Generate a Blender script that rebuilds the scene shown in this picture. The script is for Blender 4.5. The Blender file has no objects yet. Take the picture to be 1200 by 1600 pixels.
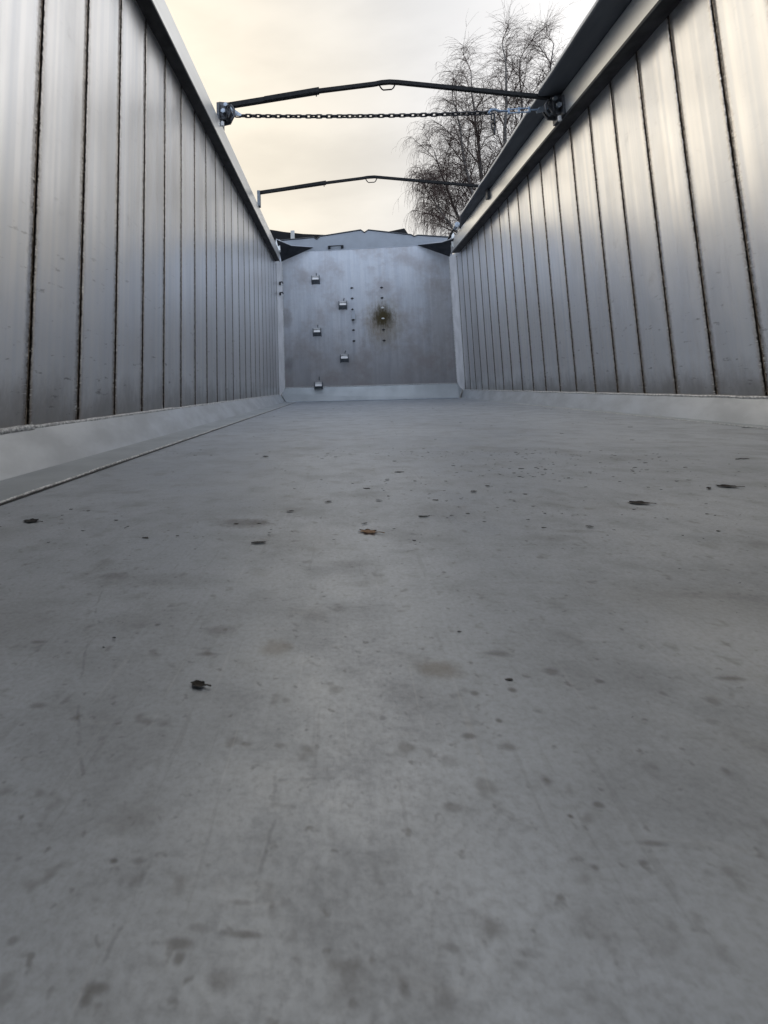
import bpy, bmesh, math, random
from mathutils import Vector, Matrix, noise
random.seed(11)
C = bpy.context.scene
col = C.collection
R = math.radians
CZ = 0.187                     # lens height above the trailer floor (floor top = z 0)

# ---------------------------------------------------------------- camera
cd = bpy.data.cameras.new('camera'); cam = bpy.data.objects.new('camera', cd); col.objects.link(cam)
yaw, pitch, roll = -0.09014, 0.11715, -0.02719
fw = Vector((math.sin(yaw)*math.cos(pitch), math.cos(yaw)*math.cos(pitch), math.sin(pitch)))
r0 = Vector((math.cos(yaw), -math.sin(yaw), 0)); u0 = r0.cross(fw)
rr = r0*math.cos(roll) + u0*math.sin(roll); uu = -r0*math.sin(roll) + u0*math.cos(roll)
cam.matrix_world = Matrix(((rr.x, uu.x, -fw.x, 0), (rr.y, uu.y, -fw.y, 0), (rr.z, uu.z, -fw.z, CZ), (0, 0, 0, 1)))
cd.sensor_fit = 'HORIZONTAL'; cd.sensor_width = 36; cd.lens = 22.5
cd.shift_x = (600-462.7)/1200; cd.shift_y = -(800-517.5)/1200
cd.clip_start = 0.02; cd.clip_end = 2000
cd.dof.use_dof = True; cd.dof.focus_distance = 3.0; cd.dof.aperture_fstop = 24
C.camera = cam
C.render.resolution_x = 768; C.render.resolution_y = 1024

# ---------------------------------------------------------------- world and sun
SUN_EL, SUN_AZ = R(24), R(-38)          # azimuth from +Y, towards -X (front left)
w = bpy.data.worlds.new('World'); C.world = w; w.use_nodes = True
nt = w.node_tree; nt.nodes.clear()
def N(nt, t, **k):
    n = nt.nodes.new(t)
    for a, b in k.items(): setattr(n, a, b)
    return n
def L(nt, a, b): nt.links.new(a, b)
def math_(nt, op, a, b=None, c=None):
    n = N(nt, 'ShaderNodeMath', operation=op)
    for i, v in enumerate((a, b, c)):
        if v is None: continue
        if isinstance(v, (int, float)): n.inputs[i].default_value = v
        else: L(nt, v, n.inputs[i])
    return n.outputs[0]
def mixc(nt, f, a, b, mode='MIX'):
    n = N(nt, 'ShaderNodeMix', data_type='RGBA', blend_type=mode)
    for s, v in (('Factor', f), ('A', a), ('B', b)):
        i = [q for q in n.inputs if q.name == s and (q.type == ('VALUE' if s == 'Factor' else 'RGBA'))][0]
        if isinstance(v, (int, float)): i.default_value = v
        elif isinstance(v, tuple): i.default_value = (*v, 1)
        else: L(nt, v, i)
    return [o for o in n.outputs if o.type == 'RGBA'][0]
def ramp(nt, v, a, b, x=0., y=1., interp='SMOOTHSTEP'):
    n = N(nt, 'ShaderNodeMapRange', interpolation_type=interp)
    n.inputs['From Min'].default_value = a; n.inputs['From Max'].default_value = b
    n.inputs['To Min'].default_value = x; n.inputs['To Max'].default_value = y
    L(nt, v, n.inputs['Value']); return n.outputs['Result']
sky = N(nt, 'ShaderNodeTexSky', sky_type='NISHITA', sun_disc=False, sun_elevation=SUN_EL, sun_rotation=SUN_AZ)
tc = N(nt, 'ShaderNodeTexCoord')
def dotdir(v):
    d = N(nt, 'ShaderNodeVectorMath', operation='DOT_PRODUCT'); L(nt, tc.outputs['Generated'], d.inputs[0])
    d.inputs[1].default_value = Vector(v).normalized(); return d.outputs['Value']
mp = N(nt, 'ShaderNodeMapping'); mp.inputs['Scale'].default_value = (1.5, 1.5, 4.5); mp.inputs['Rotation'].default_value = (0.1, 0.25, 0)
L(nt, tc.outputs['Generated'], mp.inputs['Vector'])
nz = N(nt, 'ShaderNodeTexNoise'); nz.inputs['Scale'].default_value = 1.6; nz.inputs['Detail'].default_value = 5; nz.inputs['Roughness'].default_value = .5
L(nt, mp.outputs[0], nz.inputs['Vector'])
glow = ramp(nt, dotdir((-0.52, 0.79, 0.30)), 0.58, 0.98)
front = ramp(nt, dotdir((-0.25, 1, 0.25)), -0.5, 0.95)
c = mixc(nt, front, (8.6, 9.8, 11.8), (7.0, 7.15, 7.5))       # blue-grey cloud behind, paler in front
c = mixc(nt, glow, c, (9.0, 8.1, 6.55))                         # warm thin cloud in front of the sun
c = mixc(nt, ramp(nt, dotdir((0.70, 0.48, 0.53)), 0.72, 0.98), c, (11.5, 11.2, 10.9))    # bright patch added high on the right to lift the left wall
c = mixc(nt, ramp(nt, dotdir((-0.62, 0.52, 0.59)), 0.80, 0.99, 0, .8), c, (10.2, 9.0, 7.2))
cl = ramp(nt, nz.outputs['Fac'], 0.3, 0.72, 0.90, 1.12)
c2 = mixc(nt, 1.0, c, (1, 1, 1), 'MULTIPLY')
cm = N(nt, 'ShaderNodeVectorMath', operation='SCALE'); L(nt, c2, cm.inputs[0]); L(nt, cl, cm.inputs['Scale'])
final = mixc(nt, 0.93, sky.outputs[0], cm.outputs[0])
bg = N(nt, 'ShaderNodeBackground'); bg.inputs['Strength'].default_value = 0.1
L(nt, final, bg.inputs['Color'])
wo = N(nt, 'ShaderNodeOutputWorld'); L(nt, bg.outputs[0], wo.inputs['Surface'])
sd = bpy.data.lights.new('sun', 'SUN'); sd.energy = 0.5; sd.angle = R(85); sd.color = (1, .92, .80)
so = bpy.data.objects.new('sun', sd); col.objects.link(so)
sv = Vector((math.sin(SUN_AZ)*math.cos(SUN_EL), math.cos(SUN_AZ)*math.cos(SUN_EL), math.sin(SUN_EL)))
so.rotation_euler = sv.to_track_quat('Z', 'Y').to_euler(); so.location = sv*30
C.view_settings.view_transform = 'Standard'; C.view_settings.look = 'None'
C.view_settings.exposure = 0.17; C.view_settings.gamma = 1

# ---------------------------------------------------------------- materials
def newmat(name):
    m = bpy.data.materials.new(name); m.use_nodes = True
    nt = m.node_tree; b = nt.nodes['Principled BSDF']; return m, nt, b
def objco(nt): return N(nt, 'ShaderNodeTexCoord').outputs['Object']
def noi(nt, vec, scale, detail=4, rough=.55, sc=(1, 1, 1), loc=(0, 0, 0)):
    mp = N(nt, 'ShaderNodeMapping'); mp.inputs['Scale'].default_value = sc; mp.inputs['Location'].default_value = loc
    L(nt, vec, mp.inputs['Vector'])
    n = N(nt, 'ShaderNodeTexNoise'); n.inputs['Scale'].default_value = scale; n.inputs['Detail'].default_value = detail
    n.inputs['Roughness'].default_value = rough; L(nt, mp.outputs[0], n.inputs['Vector']); return n.outputs['Fac']
def bump(nt, b, h, strength, dist, prev=None):
    n = N(nt, 'ShaderNodeBump'); n.inputs['Strength'].default_value = strength; n.inputs['Distance'].default_value = dist
    L(nt, h, n.inputs['Height'])
    if prev is not None: L(nt, prev, n.inputs['Normal'])
    L(nt, n.outputs[0], b.inputs['Normal']); return n.outputs[0]
def simple(name, colr, metal=0, rough=.5, var=.25, scale=30, bstr=.15, sc=(1, 1, 1), dark=None):
    m, nt, b = newmat(name); co = objco(nt)
    f = noi(nt, co, scale, 5, .6, sc); f = ramp(nt, f, .3, .7)
    dk = dark or tuple(v*(1-var) for v in colr)
    L(nt, mixc(nt, f, dk, colr), b.inputs['Base Color'])
    b.inputs['Metallic'].default_value = metal
    L(nt, math_(nt, 'MULTIPLY_ADD', f, -.12, rough+.06), b.inputs['Roughness'])
    if bstr: bump(nt, b, noi(nt, co, scale*3, 4, .6, sc), bstr, .002)
    return m

P = 0.24341
def plank_mat(name, y0, seed):
    m, nt, b = newmat(name); co = objco(nt)
    sp = N(nt, 'ShaderNodeSeparateXYZ'); L(nt, co, sp.inputs[0]); Y = sp.outputs['Y']; Z = sp.outputs['Z']
    u = math_(nt, 'DIVIDE', math_(nt, 'SUBTRACT', Y, y0 - 100*P), P)
    fr = math_(nt, 'FRACT', u); cell = math_(nt, 'FLOOR', u)
    d = math_(nt, 'MULTIPLY', math_(nt, 'MINIMUM', fr, math_(nt, 'SUBTRACT', 1., fr)), P)   # metres to nearest seam
    wn = N(nt, 'ShaderNodeTexWhiteNoise', noise_dimensions='1D'); L(nt, math_(nt, 'ADD', cell, seed), wn.inputs['W'])
    tone = ramp(nt, wn.outputs['Value'], 0, 1, .88, 1.0, 'LINEAR')
    streak = noi(nt, co, 1, 2, .45, (1, 30, .22), (seed, 0, 0))
    broad = noi(nt, co, 1.3, 4, .6, (1, 2.5, 1), (0, seed, 0))
    blot = noi(nt, co, 7, 6, .65, (1, 1, .7), (0, 3+seed, 0))
    base = mixc(nt, ramp(nt, streak, .3, .7), (.84, .86, .89), (.94, .94, .94))
    base = mixc(nt, ramp(nt, broad, .45, .75, 0, .4), base, (.66, .65, .64))
    base = mixc(nt, ramp(nt, blot, .62, .82, 0, .35), base, (.40, .39, .38))
    # dirt creeping up from the floor
    low = math_(nt, 'ADD', Z, math_(nt, 'MULTIPLY', noi(nt, co, 9, 5, .7, (1, 1, .5)), -.22))
    base = mixc(nt, ramp(nt, low, .17, -.02, 0, .7), base, (.20, .175, .155))
    # scuff marks (thin diagonal scratches)
    sc = noi(nt, co, 5, 6, .75, (1, 2.2, 9), (5, seed, 2))
    base = mixc(nt, math_(nt, 'MULTIPLY', ramp(nt, sc, .605, .66, 0, .7), ramp(nt, Z, .9, .25, .12, 1)), base, (.26, .25, .24))
    # burnt edges beside the weld
    jn = noi(nt, co, 75, 5, .8, (1, .9, .8), (0, 0, seed))
    dj = math_(nt, 'ADD', d, math_(nt, 'MULTIPLY', math_(nt, 'SUBTRACT', jn, .5), -.034))
    e1 = ramp(nt, dj, .030, .007, 0, .50)
    e2 = ramp(nt, dj, .0108, .0052, 0, .93)
    base = mixc(nt, e1, base, (.24, .17, .11))
    base = mixc(nt, e2, base, (.028, .022, .018))
    # bright spatter flecks near weld
    fl = noi(nt, co, 60, 3, .55, (1, .45, 2.2), (2, seed, 1))
    flm = math_(nt, 'MULTIPLY', ramp(nt, fl, .60, .64), ramp(nt, d, .030, .010))
    base = mixc(nt, math_(nt, 'MULTIPLY', flm, .8), base, (.93, .91, .87))
    sc = N(nt, 'ShaderNodeVectorMath', operation='SCALE'); L(nt, base, sc.inputs[0]); L(nt, tone, sc.inputs['Scale'])
    L(nt, sc.outputs[0], b.inputs['Base Color'])
    L(nt, math_(nt, 'SUBTRACT', .80, math_(nt, 'MULTIPLY', e2, .7)), b.inputs['Metallic'])
    rg = math_(nt, 'ADD', ramp(nt, streak, .35, .65, .35, .28), ramp(nt, blot, .45, .75, 0, .06))
    rg = math_(nt, 'ADD', rg, math_(nt, 'MULTIPLY', e2, .4))
    L(nt, rg, b.inputs['Roughness'])
    b.inputs['Anisotropic'].default_value = .3
    tg = N(nt, 'ShaderNodeTangent', direction_type='UV_MAP'); L(nt, tg.outputs[0], b.inputs['Tangent'])
    rib = noi(nt, co, 1, 1, .4, (1, 20, .10), (seed, 0, 0))
    p = bump(nt, b, rib, .12, .002)
    p = bump(nt, b, noi(nt, co, 5, 2, .5, (1, 1, .7), (0, 3+seed, 0)), .10, .002, p)
    return m
YL0, YR0 = 1.20294, 1.96016
m_plank_l = plank_mat('aluminium_planks_west', YL0, 3.0)
m_plank_r = plank_mat('aluminium_planks_east', YR0, 17.0)

def weld_mat():
    m, nt, b = newmat('burnt_weld'); co = objco(nt)
    f = noi(nt, co, 90, 4, .7, (1, 1.4, .6))
    base = mixc(nt, ramp(nt, f, .35, .55), (.012, .010, .009), (.07, .05, .036))
    base = mixc(nt, ramp(nt, f, .60, .68), base, (.5, .46, .40))
    L(nt, base, b.inputs['Base Color']); b.inputs['Metallic'].default_value = .35; b.inputs['Roughness'].default_value = .6
    bump(nt, b, f, .8, .004); return m
m_weld = weld_mat()
m_core = simple('brown_weld_core', (.42, .34, .26), .5, .45, .75, 70, .6, (1, 1, .5), (.05, .035, .025))
def bead_mat():
    m, nt, b = newmat('bright_weld_bead'); co = objco(nt)
    f = noi(nt, co, 120, 3, .6, (1, 1, 1))
    L(nt, mixc(nt, ramp(nt, f, .4, .6), (.42, .42, .42), (.78, .78, .77)), b.inputs['Base Color'])
    b.inputs['Metallic'].default_value = .35; b.inputs['Roughness'].default_value = .5
    bump(nt, b, f, .7, .004); return m
m_bead = bead_mat()

# --- floor: worn grey aluminium with drying marks and footprints
SPOTS = [  # x, y, radius x, radius y, strength, soft, ring
 ]
def floor_mat():
    m, nt, b = newmat('worn_floor_plate'); co = objco(nt)
    big = noi(nt, co, 1.4, 6, .62); mid = noi(nt, co, 9, 7, .68); fine = noi(nt, co, 260, 6, .75)
    base = mixc(nt, ramp(nt, big, .3, .7), (.385, .42, .465), (.50, .535, .58))
    base = mixc(nt, ramp(nt, mid, .42, .70, 0, .75), base, (.315, .335, .36))
    base = mixc(nt, ramp(nt, fine, .35, .75, 0, .45), base, (.24, .245, .25))
    # water marks: soft dark blotches of several sizes
    for scl, lo, hi, amt, off in ((16, .60, .72, .38, 0), (55, .62, .72, .5, 3), (130, .64, .74, .6, 7), (4, .58, .72, .32, 11)):
        q = noi(nt, co, scl, 2, .55, (1, 1, 1), (off, off*1.7, 0))
        base = mixc(nt, ramp(nt, q, lo-.02, hi+.03, 0, amt), base, (.16, .16, .155))
    # dots of dried drips
    vo = N(nt, 'ShaderNodeTexVoronoi', feature='F1'); vo.inputs['Scale'].default_value = 52
    L(nt, co, vo.inputs['Vector'])
    vs = N(nt, 'ShaderNodeSeparateColor'); L(nt, vo.outputs['Color'], vs.inputs[0])
    rad = ramp(nt, vs.outputs[0], .3, 1, 0.0, .16, 'LINEAR')
    dn = math_(nt, 'ADD', vo.outputs['Distance'], math_(nt, 'MULTIPLY', math_(nt, 'SUBTRACT', noi(nt, co, 150, 3), .5), .18))
    dot = math_(nt, 'SUBTRACT', rad, dn)
    base = mixc(nt, math_(nt, 'MULTIPLY', ramp(nt, dot, -.02, .10), ramp(nt, vs.outputs[1], 0, 1, .15, .75)), base, (.10, .10, .10))
    # faint scratches along the load direction
    for scx, scy, off, am in ((110, 6, 0, .20), (9, 90, 9, .12)):
        q = noi(nt, co, 1, 3, .6, (scx, scy, 1), (off, off, 0))
        base = mixc(nt, ramp(nt, q, .62, .70, 0, am), base, (.20, .205, .21))
        q = noi(nt, co, 1, 3, .6, (scx*1.4, scy*.8, 1), (off+3, off, 0))
        base = mixc(nt, ramp(nt, q, .64, .70, 0, am*.7), base, (.62, .63, .64))
    # individual stains
    sep = N(nt, 'ShaderNodeSeparateXYZ'); L(nt, co, sep.inputs[0])
    wob = math_(nt, 'MULTIPLY', math_(nt, 'SUBTRACT', noi(nt, co, 90, 4, .7), .5), 1.6)
    for (x, y, rx, ry, amt, cc) in STAINS:
        dx = math_(nt, 'DIVIDE', math_(nt, 'SUBTRACT', sep.outputs['X'], x), rx)
        dy = math_(nt, 'DIVIDE', math_(nt, 'SUBTRACT', sep.outputs['Y'], y), ry)
        dd = math_(nt, 'SQRT', math_(nt, 'ADD', math_(nt, 'MULTIPLY', dx, dx), math_(nt, 'MULTIPLY', dy, dy)))
        dd = math_(nt, 'ADD', dd, wob)
        base = mixc(nt, ramp(nt, dd, 1.4, .3, 0, amt*1.15), base, cc)
    # fine scratches drawn as short polylines
    wig = math_(nt, 'MULTIPLY', math_(nt, 'SUBTRACT', noi(nt, co, 40, 4, .7), .5), .006)
    gap = ramp(nt, noi(nt, co, 60, 3, .6, (1, 1, 1), (4, 4, 0)), .42, .58)
    for line in SCRATCH:
        for (ax, ay), (bx, by) in zip(line, line[1:]):
            ln2 = (bx-ax)**2+(by-ay)**2
            px = math_(nt, 'ADD', math_(nt, 'SUBTRACT', sep.outputs['X'], ax), wig); py = math_(nt, 'SUBTRACT', sep.outputs['Y'], ay)
            h = math_(nt, 'DIVIDE', math_(nt, 'ADD', math_(nt, 'MULTIPLY', px, bx-ax), math_(nt, 'MULTIPLY', py, by-ay)), ln2)
            h = math_(nt, 'MINIMUM', math_(nt, 'MAXIMUM', h, 0.), 1.)
            qx = math_(nt, 'SUBTRACT', px, math_(nt, 'MULTIPLY', h, bx-ax)); qy = math_(nt, 'SUBTRACT', py, math_(nt, 'MULTIPLY', h, by-ay))
            dd = math_(nt, 'SQRT', math_(nt, 'ADD', math_(nt, 'MULTIPLY', qx, qx), math_(nt, 'MULTIPLY', qy, qy)))
            base = mixc(nt, math_(nt, 'MULTIPLY', ramp(nt, dd, .0016, .0002, 0, .28), gap), base, (.12, .12, .12))
    L(nt, base, b.inputs['Base Color'])
    b.inputs['Metallic'].default_value = .5; b.inputs['Specular IOR Level'].default_value = .7
    L(nt, math_(nt, 'ADD', ramp(nt, mid, .3, .7, .34, .50), ramp(nt, fine, .3, .7, 0, .08)), b.inputs['Roughness'])
    p = bump(nt, b, mid, .12, .004)
    bump(nt, b, fine, .12, .001, p)
    return m
dk = (.11, .105, .10); br = (.20, .18, .15)
STAINS = [(-0.1466, 0.6925, 0.0383, 0.0225, 0.55, dk),
 (-0.1219, 0.6923, 0.0145, 0.0128, 0.50, dk),
 (0.0568, 0.3480, 0.0158, 0.0103, 0.50, br),
 (-0.0540, 0.3695, 0.0130, 0.0120, 0.42, br),
 (-0.1011, 0.3928, 0.0152, 0.0089, 0.35, dk),
 (-0.1019, 0.3592, 0.0092, 0.0025, 0.45, dk),
 (-0.2419, 0.4989, 0.0149, 0.0083, 0.35, dk),
 (-0.0614, 0.1818, 0.0048, 0.0019, 0.50, dk),
 (-0.0607, 0.1778, 0.0021, 0.0021, 0.50, dk),
 (-0.0397, 0.1861, 0.0084, 0.0012, 0.45, dk),
 (-0.0441, 0.1962, 0.0057, 0.0013, 0.35, dk),
 (-0.0455, 0.1731, 0.0045, 0.0033, 0.35, dk),
 (-0.0844, 0.1679, 0.0045, 0.0019, 0.50, dk),
 (-0.0860, 0.1651, 0.0020, 0.0021, 0.50, dk),
 (-0.0041, 0.1759, 0.0053, 0.0057, 0.30, dk),
 (-0.0034, 0.1703, 0.0020, 0.0019, 0.40, dk),
 (0.0447, 0.1941, 0.0053, 0.0037, 0.42, dk),
 (-0.0879, 0.2091, 0.0036, 0.0020, 0.40, dk),
 (-0.0982, 0.2085, 0.0016, 0.0013, 0.60, dk),
 (0.2350, 0.3455, 0.0077, 0.0027, 0.60, dk),
 (0.1000, 0.3682, 0.0105, 0.0041, 0.40, dk),
 (0.1288, 0.3483, 0.0049, 0.0050, 0.45, dk),
 (0.0609, 0.2865, 0.0044, 0.0024, 0.55, dk),
 (0.0784, 0.2797, 0.0049, 0.0027, 0.40, dk),
 (0.0895, 0.2587, 0.0027, 0.0034, 0.45, dk),
 (0.0468, 0.2681, 0.0057, 0.0038, 0.25, dk),
 (0.0424, 0.2414, 0.0045, 0.0027, 0.40, dk),
 (0.1064, 0.2468, 0.0025, 0.0017, 0.50, dk),
 (0.1185, 0.2292, 0.0051, 0.0014, 0.45, dk),
 (0.1099, 0.2207, 0.0024, 0.0013, 0.45, dk),
 (0.0906, 0.2177, 0.0017, 0.0013, 0.50, dk),
 (0.0915, 0.2401, 0.0014, 0.0013, 0.70, dk),
 (0.0969, 0.3275, 0.0027, 0.0025, 0.60, dk),
 (0.0737, 0.3234, 0.0027, 0.0025, 0.55, dk),
 (0.0805, 0.2994, 0.0021, 0.0021, 0.60, dk),
 (0.1755, 0.2689, 0.0021, 0.0028, 0.35, dk),
 (-0.0570, 0.1870, 0.0045, 0.0016, 0.30, dk),
 (-0.2370, 0.3704, 0.0065, 0.0027, 0.45, dk),
 (-0.1898, 0.2987, 0.0055, 0.0029, 0.40, dk),
 (-0.1201, 0.1788, 0.0018, 0.0015, 0.40, dk),
 (-0.1078, 0.2878, 0.0044, 0.0031, 0.25, dk),
 (0.3043, 0.4678, 0.0365, 0.0078, 0.20, dk),
 (0.6728, 1.2414, 0.0816, 0.0396, 0.20, dk),
 (-0.3838, 0.7554, 0.0106, 0.0079, 0.30, dk),
 (0.2844, 0.6527, 0.0228, 0.0080, 0.25, dk),
 (-0.0025, 0.5387, 0.0270, 0.0112, 0.20, dk),
 (-0.0528, 0.6135, 0.0548, 0.0498, 0.18, dk),
 (0.0295, 0.1869, 0.0025, 0.0015, 0.30, dk),
 (0.0125, 0.1746, 0.0020, 0.0026, 0.35, dk),
 (0.1170, 0.1910, 0.0061, 0.0038, 0.20, dk),
 (0.0255, 0.1731, 0.0039, 0.0038, 0.25, dk),
 (0.0552, 0.1868, 0.0054, 0.0015, 0.20, dk),
 (-0.2014, 0.4915, 0.0782, 0.0193, 0.22, dk),
 (0.2431, 0.6270, 0.0440, 0.0148, 0.22, dk),
 (0.1396, 0.7474, 0.0546, 0.0510, 0.20, dk)]
SCRATCH = [[(-0.2398, 0.4749), (-0.2182, 0.4216), (-0.192, 0.3572), (-0.1759, 0.3201), (-0.1603, 0.2905), (-0.1455, 0.2663), (-0.1336, 0.25), (-0.1174, 0.2261)], [(-0.0383, 0.2534), (-0.0367, 0.2309), (-0.0378, 0.2162), (-0.0379, 0.2012), (-0.0383, 0.1902)], [(-0.0837, 0.2134), (-0.0841, 0.1852), (-0.0878, 0.1592)], [(-0.0357, 0.252), (-0.0112, 0.2545)], [(-0.1762, 0.6392), (-0.1842, 0.5174)], [(0.335, 0.6224), (0.3253, 0.5822)]]
m_floor = floor_mat()
m_skirt = simple('pale_skirt_plate', (.58, .605, .63), .35, .42, .22, 9, .12, (1, .5, 1))  # slope's brighter reflection than the floor put into the colour
m_frontskirt = simple('grey_front_skirt', (.42, .45, .47), .35, .42, .12, 5, .06)

def front_mat():
    m, nt, b = newmat('stained_front_sheet'); co = objco(nt)
    sep = N(nt, 'ShaderNodeSeparateXYZ'); L(nt, co, sep.inputs[0]); X = sep.outputs['X']; Z = sep.outputs['Z']
    st = noi(nt, co, 1, 5, .65, (24, 1, 1.0)); bl = noi(nt, co, 2.6, 6, .68); fine = noi(nt, co, 30, 4, .7, (2, 1, .5))
    base = mixc(nt, ramp(nt, st, .3, .7), (.50, .53, .585), (.61, .635, .68))
    base = mixc(nt, ramp(nt, bl, .42, .68, 0, .75), base, (.42, .40, .41))
    low = math_(nt, 'ADD', Z, math_(nt, 'MULTIPLY', bl, -.8))
    base = mixc(nt, ramp(nt, low, .9, -.3, 0, .55), base, (.27, .235, .22))
    def blob(x, z, rx, rz, amt, cc, base, rag=1.0):
        dx = math_(nt, 'DIVIDE', math_(nt, 'SUBTRACT', X, x), rx); dz = math_(nt, 'DIVIDE', math_(nt, 'SUBTRACT', Z, z), rz)
        dd = math_(nt, 'SQRT', math_(nt, 'ADD', math_(nt, 'MULTIPLY', dx, dx), math_(nt, 'MULTIPLY', dz, dz)))
        dd = math_(nt, 'ADD', dd, math_(nt, 'MULTIPLY', math_(nt, 'SUBTRACT', noi(nt, co, 1, 5, .8, (60, 1, 9)), .5), rag*1.3))
        dd = math_(nt, 'ADD', dd, math_(nt, 'MULTIPLY', math_(nt, 'SUBTRACT', noi(nt, co, 14, 5, .7), .5), rag))
        return mixc(nt, ramp(nt, dd, 1.15, .25, 0, amt), base, cc)
    base = blob(.60, 1.02, .30, .40, .55, (.24, .18, .09), base, .8)
    base = blob(.59, 1.10, .17, .20, .97, (.060, .045, .014), base, .9)
    base = blob(-.72, 1.13, .10, .14, .35, (.17, .12, .09), base)
    base = blob(-.70, .50, .08, .12, .35, (.13, .12, .12), base)
    base = blob(.20, 1.10, .05, .10, .5, (.12, .12, .12), base)
    base = blob(1.35, 1.0, .25, .8, .35, (.24, .20, .17), base)
    L(nt, base, b.inputs['Base Color']); b.inputs['Metallic'].default_value = .55
    L(nt, math_(nt, 'ADD', ramp(nt, st, .3, .7, .36, .46), ramp(nt, bl, .4, .7, 0, .12)), b.inputs['Roughness'])
    p = bump(nt, b, bl, .25, .02); bump(nt, b, fine, .15, .002, p)
    return m
m_front = front_mat()
m_gable = simple('grey_gable_sheet', (.50, .54, .60), .3, .45, .12, 6, .05)
m_post = simple('pale_corner_post', (.88, .88, .90), .1, .42, .22, 12, .2, (1, 1, .3))
m_rail = simple('brushed_rail', (.80, .81, .80), .75, .36, .10, 6, .05, (1, .2, 1))
m_under = simple('shade_dark_rail_underside', (.035, .033, .033), .2, .6, .5, 12, .2)  # shade under the rail overhang painted as a near-black colour
m_trim = simple('dark_edge_trim', (.06, .07, .085), .3, .5, .3, 20, .1)
m_gusset = simple('dark_gusset_steel', (.035, .04, .048), .4, .5, .3, 10, .1)
m_black = simple('black_painted_steel', (.005, .005, .006), 0, .75, .4, 40, .15)
m_zinc = simple('zinc_plated_steel', (.45, .50, .56), .9, .38, .35, 60, .25)
m_galv = simple('blue_galvanised_steel', (.34, .44, .58), .6, .4, .35, 60, .25)
m_chain = simple('dull_chain_steel', (.07, .072, .08), .8, .42, .45, 60, .2)
m_bracket = simple('grimy_cast_bracket', (.13, .135, .145), .6, .5, .5, 50, .4)
m_tarp = simple('grey_tarpaulin', (.075, .083, .095), 0, .55, .22, 8, .3, (1, .3, 1))
m_tarpedge = simple('sky_lit_tarp_edge', (.55, .56, .56), 0, .5, .2, 14, .2, (1, .3, 1))  # sky light on the tarp's inner edge painted as a paler colour
m_step = simple('bright_step_plate', (.92, .92, .92), .0, .42, .12, 40, .1)
m_stepdark = simple('step_side_plate', (.22, .24, .26), .6, .45, .3, 40, .1)
m_bolt = simple('dull_bolt', (.07, .07, .075), .5, .5, .4, 60, .2)
m_asph = simple('yard_asphalt', (.055, .055, .055), 0, .9, .4, 3, .3)
m_cab = simple('black_cab_paint', (.004, .004, .005), 0, .8, .2, 10, 0)
m_white = simple('white_marker_paint', (.7, .7, .68), 0, .5, .2, 10, 0)
m_bark = simple('dark_birch_twigs', (.11, .072, .06), 0, .85, .4, 20, 0)
m_trunk = simple('birch_bark', (.30, .28, .26), 0, .8, .4, 4, .3, (1, 1, 3), (.05, .045, .04))
m_hall = simple('hall_cladding', (.25, .26, .28), 0, .7, .3, 1, .1, (6, 6, .3))
m_hallroof = simple('hall_roofing', (.06, .06, .062), 0, .7, .3, 2, .1)

# ---------------------------------------------------------------- helpers
def obj(name, bm, mat, parent=None, smooth=False):
    me = bpy.data.meshes.new(name); bmesh.ops.recalc_face_normals(bm, faces=bm.faces[:]); bm.to_mesh(me); bm.free()
    for mm in (mat if isinstance(mat, (list, tuple)) else [mat]): me.materials.append(mm)
    if smooth:
        for p in me.polygons: p.use_smooth = True
    o = bpy.data.objects.new(name, me); col.objects.link(o)
    if parent: o.parent = parent
    return o
def thing(name, label, cat, loc=(0, 0, 0), group=None):
    o = bpy.data.objects.new(name, None); col.objects.link(o); o.location = loc; o.empty_display_size = .1
    o['label'] = label; o['category'] = cat
    if group: o['group'] = group
    return o
def tag(o, label, cat, group=None):
    o['label'] = label; o['category'] = cat
    if group: o['group'] = group
    return o
def box(bm, a, b, mi=0, bev=0):
    vs = [bm.verts.new((x, y, z)) for x in (a[0], b[0]) for y in (a[1], b[1]) for z in (a[2], b[2])]
    fs = [(0, 1, 3, 2), (4, 6, 7, 5), (0, 4, 5, 1), (2, 3, 7, 6), (0, 2, 6, 4), (1, 5, 7, 3)]
    F = [bm.faces.new([vs[i] for i in f]) for f in fs]
    for f in F: f.material_index = mi
    if bev:
        es = list({e for f in F for e in f.edges}); bmesh.ops.bevel(bm, geom=es, offset=bev, segments=2, affect='EDGES', profile=.6)
def prism(bm, pts, vec, mi=0):
    a = [bm.verts.new(p) for p in pts]; b = [bm.verts.new(Vector(p)+Vector(vec)) for p in pts]
    n = len(pts); fs = [bm.faces.new(a), bm.faces.new(b[::-1])]
    for i in range(n): fs.append(bm.faces.new((a[i], a[(i+1) % n], b[(i+1) % n], b[i])))
    for f in fs: f.material_index = mi
def tube(bm, pts, rad, n=8, closed=False, mi=0, caps=True):
    pts = [Vector(p) for p in pts]; m = len(pts)
    rads = rad if isinstance(rad, (list, tuple)) else [rad]*m
    rings = []; ref = None
    for i, p in enumerate(pts):
        if closed: t = pts[(i+1) % m]-pts[i-1]
        else: t = pts[min(i+1, m-1)]-pts[max(i-1, 0)]
        t.normalize()
        if ref is None:
            ref = Vector((0, 0, 1)) if abs(t.z) < .9 else Vector((1, 0, 0))
        x = ref - t*ref.dot(t); x.normalize(); ref = x; y = t.cross(x)
        rings.append([bm.verts.new(p+(x*math.cos(2*math.pi*k/n)+y*math.sin(2*math.pi*k/n))*rads[i]) for k in range(n)])
    for i in range(m if closed else m-1):
        A, B = rings[i], rings[(i+1) % m]
        for k in range(n):
            f = bm.faces.new((A[k], A[(k+1) % n], B[(k+1) % n], B[k])); f.material_index = mi
    if not closed and caps:
        bm.faces.new(rings[0][::-1]).material_index = mi; bm.faces.new(rings[-1]).material_index = mi
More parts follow.
